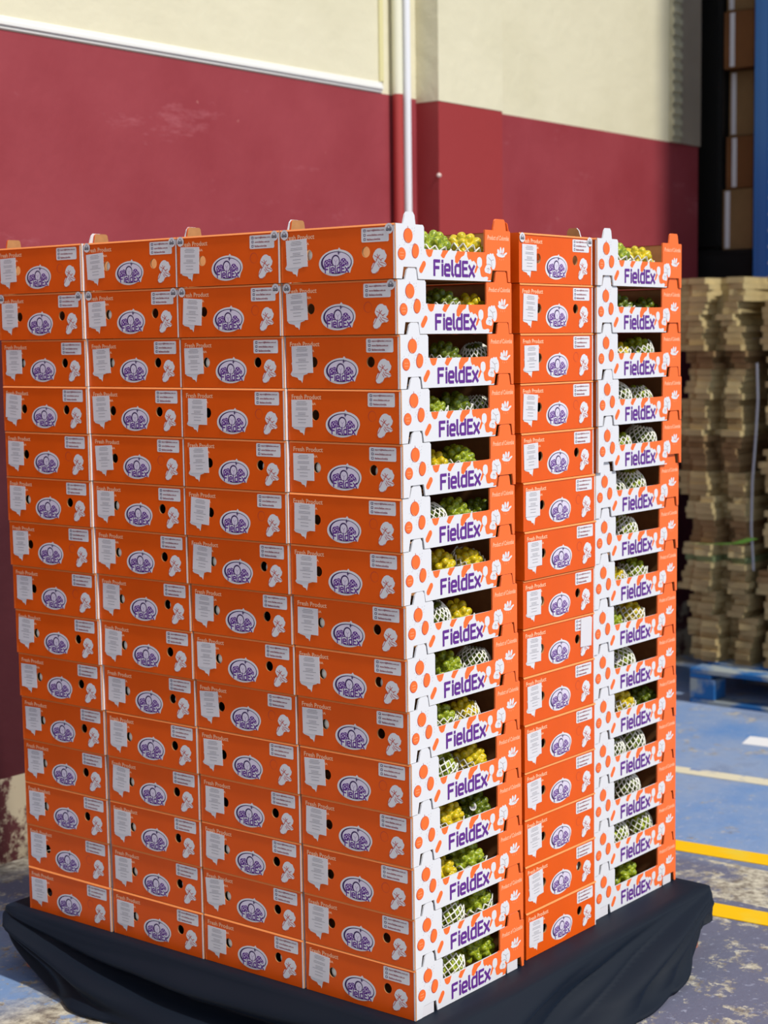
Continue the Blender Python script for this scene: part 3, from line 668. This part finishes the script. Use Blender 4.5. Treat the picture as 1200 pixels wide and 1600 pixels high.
# pipes
def pipe(name, x, y, r, segs, lab):
    root = bpy.data.objects.new(name, None); COL.objects.link(root); root.location = (x, y, FL); tag(root, lab, 'pipe')
    for z0, z1, mt, pn in segs:
        mb = MB(); mb.tube((0, 0, z0 - FL), (0, 0, z1 - FL), r, 16, cap=False); o = link(pn, mb.me(pn, [mt], smooth=True), root)
    for zz in (.6, 1.9, 3.0):
        mb = MB(); mb.tube((0, 0, zz - .012), (0, 0, zz + .012), r + .003, 16); mb.box(-r - .012, r + .012, 0, WY - y - .0005, zz - .008, zz + .008)
        link('pipe_clip', mb.me('pipe_clip', [M['trimw'] if zz > 2 else segs[0][2]]), root)
    return root
M['redpipe'] = mat('red_pipe_paint', (176, 62, 60), .4, .5)
M['creampipe'] = mat('cream_pipe_paint', (236, 234, 210), .4, .5)
M['whitepipe'] = mat('white_plastic_pipe', (236, 238, 244), .3, .5)
pipe('wall_pipe', 2.462, WY - .030, .020, [(FL, DZ, M['redpipe'], 'painted_lower_length'), (DZ, 3.85, M['creampipe'], 'painted_upper_length')], 'pipe painted maroon below and cream above, left of the white pipe')
pipe('wall_pipe', 2.516, WY - .030, .0165, [(FL, 3.85, M['whitepipe'], 'pipe_length')], 'bare white plastic pipe running down the wall beside the pillar')
mb = MB(); mb.box(2.385, 2.41, WY - .008, WY, DZ + .041, 3.85); structure(link('trim_2', mb.me('trim', [mat('pale_yellow_trim', (222, 214, 160), .5)], bevel=.003)))

# ---------------------------------------------------------------- warehouse beyond
M['dark'] = mat('interior_shade_black', (30, 28, 28), .9, .1, noise=.3, nscale=3)  # deep shade of the warehouse put into a near-black base colour
M['sheet'] = mat('grey_corrugated_sheet', (120, 110, 98), .6, .3, noise=.2, nscale=4)
wallbox('wall_right', 8.6, 8.8, -.5, 4.6, FL, 5.2, M['dark'])
wallbox('wall_far', 4.87, 8.6, 4.4, 4.6, FL, 4.6, M['dark'])
wallbox('wall_left_inner', 4.70, 4.868, WY + .255, 4.4, FL, 4.6, M['dark'])
mb = MB(); mb.box(4.5, 9, -.6, 4.6, 4.6, 4.75); structure(link('ceiling', mb.me('ceiling', [M['dark']])))
wallbox('wall_header', 4.5, 4.62, -.5, 2.22, 3.9, 4.6, M['sheet'])
wallbox('wall_sun_blocker', 4.25, 8.6, -.62, -.5, FL, 7.5, M['sheet'])  # unseen wall, added to keep sun off the warehouse end
# toothed strip modelling the serrated shadow edge on the wall by the warehouse
mb = MB(); nn = 60
for i in range(nn):
    z0 = DZ + i * .026; mb.box(4.58, 4.66, WY - .018 - .010 * (i % 2), WY, z0, z0 + .026)
structure(link('shadow_edge_strip', mb.me('trim', [mat('shadow_edge_beige', (190, 184, 156), .7, noise=.15, nscale=12)])))
wallbox('wall_shade_panel', 4.66, 4.872, WY - .012, WY, DZ, 3.9, mat('wall_shade_grey', (150, 138, 122), .8, noise=.1, nscale=5))  # thin panel, the wall's shade beyond the shadow edge painted as grey
# blue pallet carrying folded cartons
M['bluewood'] = mat('worn_blue_pallet_paint', (30, 96, 158), .7, .3, noise=.0, nscale=6, rgb2=(150, 160, 160), thr=(.46, .56))
def blue_pallet(x, y, z, lab, name='blue_pallet', wx=1.1, wy=1.2):
    root = bpy.data.objects.new(name, None); COL.objects.link(root); root.location = (x, y, z); tag(root, lab, 'pallet')
    mb = MB(); mb.box(0, .11, 0, wy, 0, .022); d1 = mb.me('deck_board', [M['bluewood']], bevel=.003)
    mb = MB(); mb.box(0, .1, 0, wy, 0, .02); d3 = mb.me('bottom_board', [M['bluewood']], bevel=.003)
    mb = MB(); mb.box(0, .1, 0, .12, 0, .088); d2 = mb.me('block', [M['bluewood']], bevel=.004)
    mb = MB(); mb.box(0, wx, 0, .1, 0, .02); d4 = mb.me('stringer_board', [M['bluewood']], bevel=.003)
    for i in range(7): link('deck_board', d1, root, (i * (wx - .11) / 6, 0, .1295))
    for j in range(3): link('stringer_board', d4, root, (0, j * (wy - .1) / 2, .109))
    for i in range(3):
        link('bottom_board', d3, root, (i * (wx - .1) / 2, 0, 0))
        for j in range(3): link('block', d2, root, (i * (wx - .1) / 2, j * (wy - .12) / 2, .0205))
    return root
blue_pallet(3.76, .20, FL, 'worn blue wooden pallet on the floor under the folded cartons')
PTOP = FL + .152
tans = [mat('folded_cardboard_%s' % n, c, .9, .15, noise=.25, nscale=7) for n, c in (('tan', (176, 156, 112)), ('brown', (146, 120, 84)), ('pale', (188, 170, 124)), ('green_print', (128, 142, 100)))]
def sheet_mesh(seed, wy, wx, h):
    rnd = random.Random(seed); mb = MB(); a_, b_ = wx / 2, wy / 2
    out = [(-a_, -b_), (-a_, -b_ * .45), (-a_ + .09, -b_ * .40), (-a_ + .09, b_ * .02), (-a_ - .012, b_ * .10), (-a_ - .012, b_ * .62), (-a_ + .02, b_ * .7), (-a_ + .015, b_), (a_, b_), (a_, -b_)]
    out = [(x + rnd.uniform(-.008, .008), y + rnd.uniform(-.012, .012)) for x, y in out]; k = len(out)
    v = [(x, y, 0) for x, y in out] + [(x, y, h) for x, y in out]
    f = [list(range(k)), list(range(k, 2 * k))[::-1]] + [[i, i + k, (i + 1) % k + k, (i + 1) % k] for i in range(k)]
    return v, f
SH = [[mesh_from('folded_tray', *sheet_mesh(s, .34, .42, .0250), [tans[q]]) for s in range(4)] for q in range(4)]
def carton_column(cx, cy, z0, n, where, widths, seed, lean=0.0):
    rnd = random.Random(seed); z = z0
    for i in range(n):
        ns = 4; root = bpy.data.objects.new('carton_bundle', None); COL.objects.link(root)
        off = rnd.uniform(-.022, .022); w = widths[i % len(widths)]
        root.location = (cx + rnd.uniform(-.02, .02), cy + off + lean * i, z)
        tag(root, 'bundle of flattened brown cartons, %s up in the %s' % (['first', 'second', 'third', 'fourth', 'fifth', 'sixth', 'seventh', 'eighth', 'ninth', 'tenth', 'eleventh', 'twelfth', 'thirteenth', 'fourteenth', 'fifteenth', 'sixteenth', 'seventeenth', 'eighteenth'][i], where), 'cartons', 'flattened cartons in the ' + where)
        mi = rnd.choice([0, 0, 1, 2])
        for j in range(ns):
            o = link('folded_tray', SH[mi if rnd.random() < .8 else (3 if (i, j) in ((4, 1), (12, 3)) and seed == 5 else rnd.choice([0, 1, 2]))][rnd.randrange(4)], root, (rnd.uniform(-.012, .012), rnd.uniform(-.01, .01), j * .0258)); o.scale = (1, w * rnd.uniform(.97, 1.03), 1)
            o.rotation_euler = (0, 0, rnd.uniform(-.03, .03))
        z += ns * .0258 + .0008
carton_column(4.13, 1.345, PTOP, 16, 'stack just right of the boxes', [.86, .98, .84, .95, .88, .8], 5, .004)
carton_column(4.13, .965, PTOP, 16, 'stack at the right edge', [1.05, 1.1, .98, 1.15, 1.0], 9)
# white strapping, green band
def strip(name, pts, w, mt, lab, cat):
    v = []; f = []
    for (x, y, z) in pts: v += [(x, y - w / 2, z), (x, y + w / 2, z), (x + .003, y + w / 2, z), (x + .003, y - w / 2, z)]
    for i in range(len(pts) - 1):
        a0 = i * 4
        for q in range(4): f.append([a0 + q, a0 + (q + 1) % 4, a0 + 4 + (q + 1) % 4, a0 + 4 + q])
    f.append([0, 3, 2, 1]); e = len(v) - 4; f.append([e, e + 1, e + 2, e + 3])
    return tag(link(name, mesh_from(name, v, f, [mt])), lab, cat)
# ---------------------------------------------------------------- rack at the far right
M['rackblue'] = mat('rack_blue_paint', (40, 112, 190), .35, .6); M['black'] = mat('black_stretch_film', (26, 26, 26), .35, .5, bump=.3, bscale=9)
rk = bpy.data.objects.new('storage_rack', None); COL.objects.link(rk); rk.location = (5.0, 1.64, FL); tag(rk, 'blue steel storage rack upright with punched holes behind the cartons', 'rack')
def upright(x, y, nm):
    mb = MB(); H_ = 4.3
    mb.box(0, .004, 0, .12, 0, H_); mb.box(0, .09, 0, .004, 0, H_); mb.box(0, .09, .116, .12, 0, H_); mb.box(-.006, 0, .045, .085, 0, H_)
    o = link(nm, mb.me(nm, [M['rackblue']]), rk, (x, y, 0))
    mb = MB()
    for i in range(52): mb.tube((-.0015, .028, .2 + i * .078), (.0002, .028, .2 + i * .078), .009, 10)
    h = link('punched_holes', mb.me('punched_holes', [M['trimw']]), o); h['label'] = 'row of pale round holes'
upright(0, -.02, 'upright'); upright(1.0, -.02, 'upright')
mb = MB(); mb.box(0, .05, 0, .9, 0, .12); bmn = mb.me('beam', [M['dark']], bevel=.003)  # blue beam coloured near-black for the shade below the load
# arms running toward +y with the shelf deck on them
link('beam', bmn, rk, (.02, .05, 1.85)); link('beam', bmn, rk, (1.02, .05, 1.85))
mb = MB(); mb.box(0, 1.1, 0, .012, 0, 1)  # noqa
mb = MB(); mb.box(.02, 1.07, .05, .95, 1.971, 1.99); link('shelf_deck', mb.me('shelf_deck', [M['dark']]), rk)

# load on the rack shelf: black wrapped pallet load and brown cartons
z0 = FL + 1.9905
mb = MB(); mb.box(0, .7, 0, .30, 0, 1.9, 0); bl = link('wrapped_load', mb.me('wrapped_load', [M['black']], bevel=.02, seg=2), None, (5.06, 1.945, z0)); tag(bl, 'tall load wrapped in black film on the rack beside the wall', 'wrapped load')
kb = mat('dim_brown_carton', (120, 78, 46), .8, .2, noise=.15, nscale=5); kb2 = mat('dim_pale_carton', (134, 104, 70), .8, .2, noise=.15, nscale=5)
zz = z0
for i, h in enumerate((.30, .26, .32, .28, .34, .30)):
    root = bpy.data.objects.new('rack_carton', None); COL.objects.link(root); root.location = (5.06 + .03 * (i % 3), 1.765, zz)
    tag(root, 'brown carton in the column on the rack, %s from below' % ['first', 'second', 'third', 'fourth', 'fifth', 'sixth'][i], 'carton', 'cartons on the rack')
    mb = MB(); mb.box(0, .5, 0, .17, 0, h - .004); link('carton_body', mb.me('carton_body', [kb if i % 2 else kb2], bevel=.004), root)
    mb = MB(); mb.box(-.0015, -.0002, .130 - .02 * (i % 2), .155 - .02 * (i % 2), .01, h - .012); o = link('white_tape', mb.me('white_tape', [M['paper']]), root); o['label'] = 'strip of pale tape'
    zz += h
# low load under the shelf
mb = MB(); mb.box(0, .6, 0, .34, 0, 1.55); link('x', mb.me('covered_load', [M['dark']], bevel=.02), None, (5.15, 1.75, FL + .001)).name = 'covered_load'
tag(bpy.data.objects['covered_load'], 'dark covered load under the rack shelf', 'covered load')
strip('strap', [(3.90, 1.175, PTOP + .42), (3.885, 1.18, PTOP + .6), (3.875, 1.172, PTOP + .8), (3.87, 1.155, PTOP + 1.0), (3.875, 1.15, PTOP + 1.15), (3.885, 1.16, PTOP + 1.3)], .009, mat('pale_strap', (150, 158, 170), .4), 'pale plastic strap hanging between the two carton stacks', 'strap')
strip('green_band', [(3.882, 1.44, PTOP + .52), (3.88, 1.34, PTOP + .525), (3.88, 1.24, PTOP + .535), (3.88, 1.17, PTOP + .56)], .05, mat('green_band', (110, 170, 60), .5), 'light green plastic band stuck between the cartons', 'band')
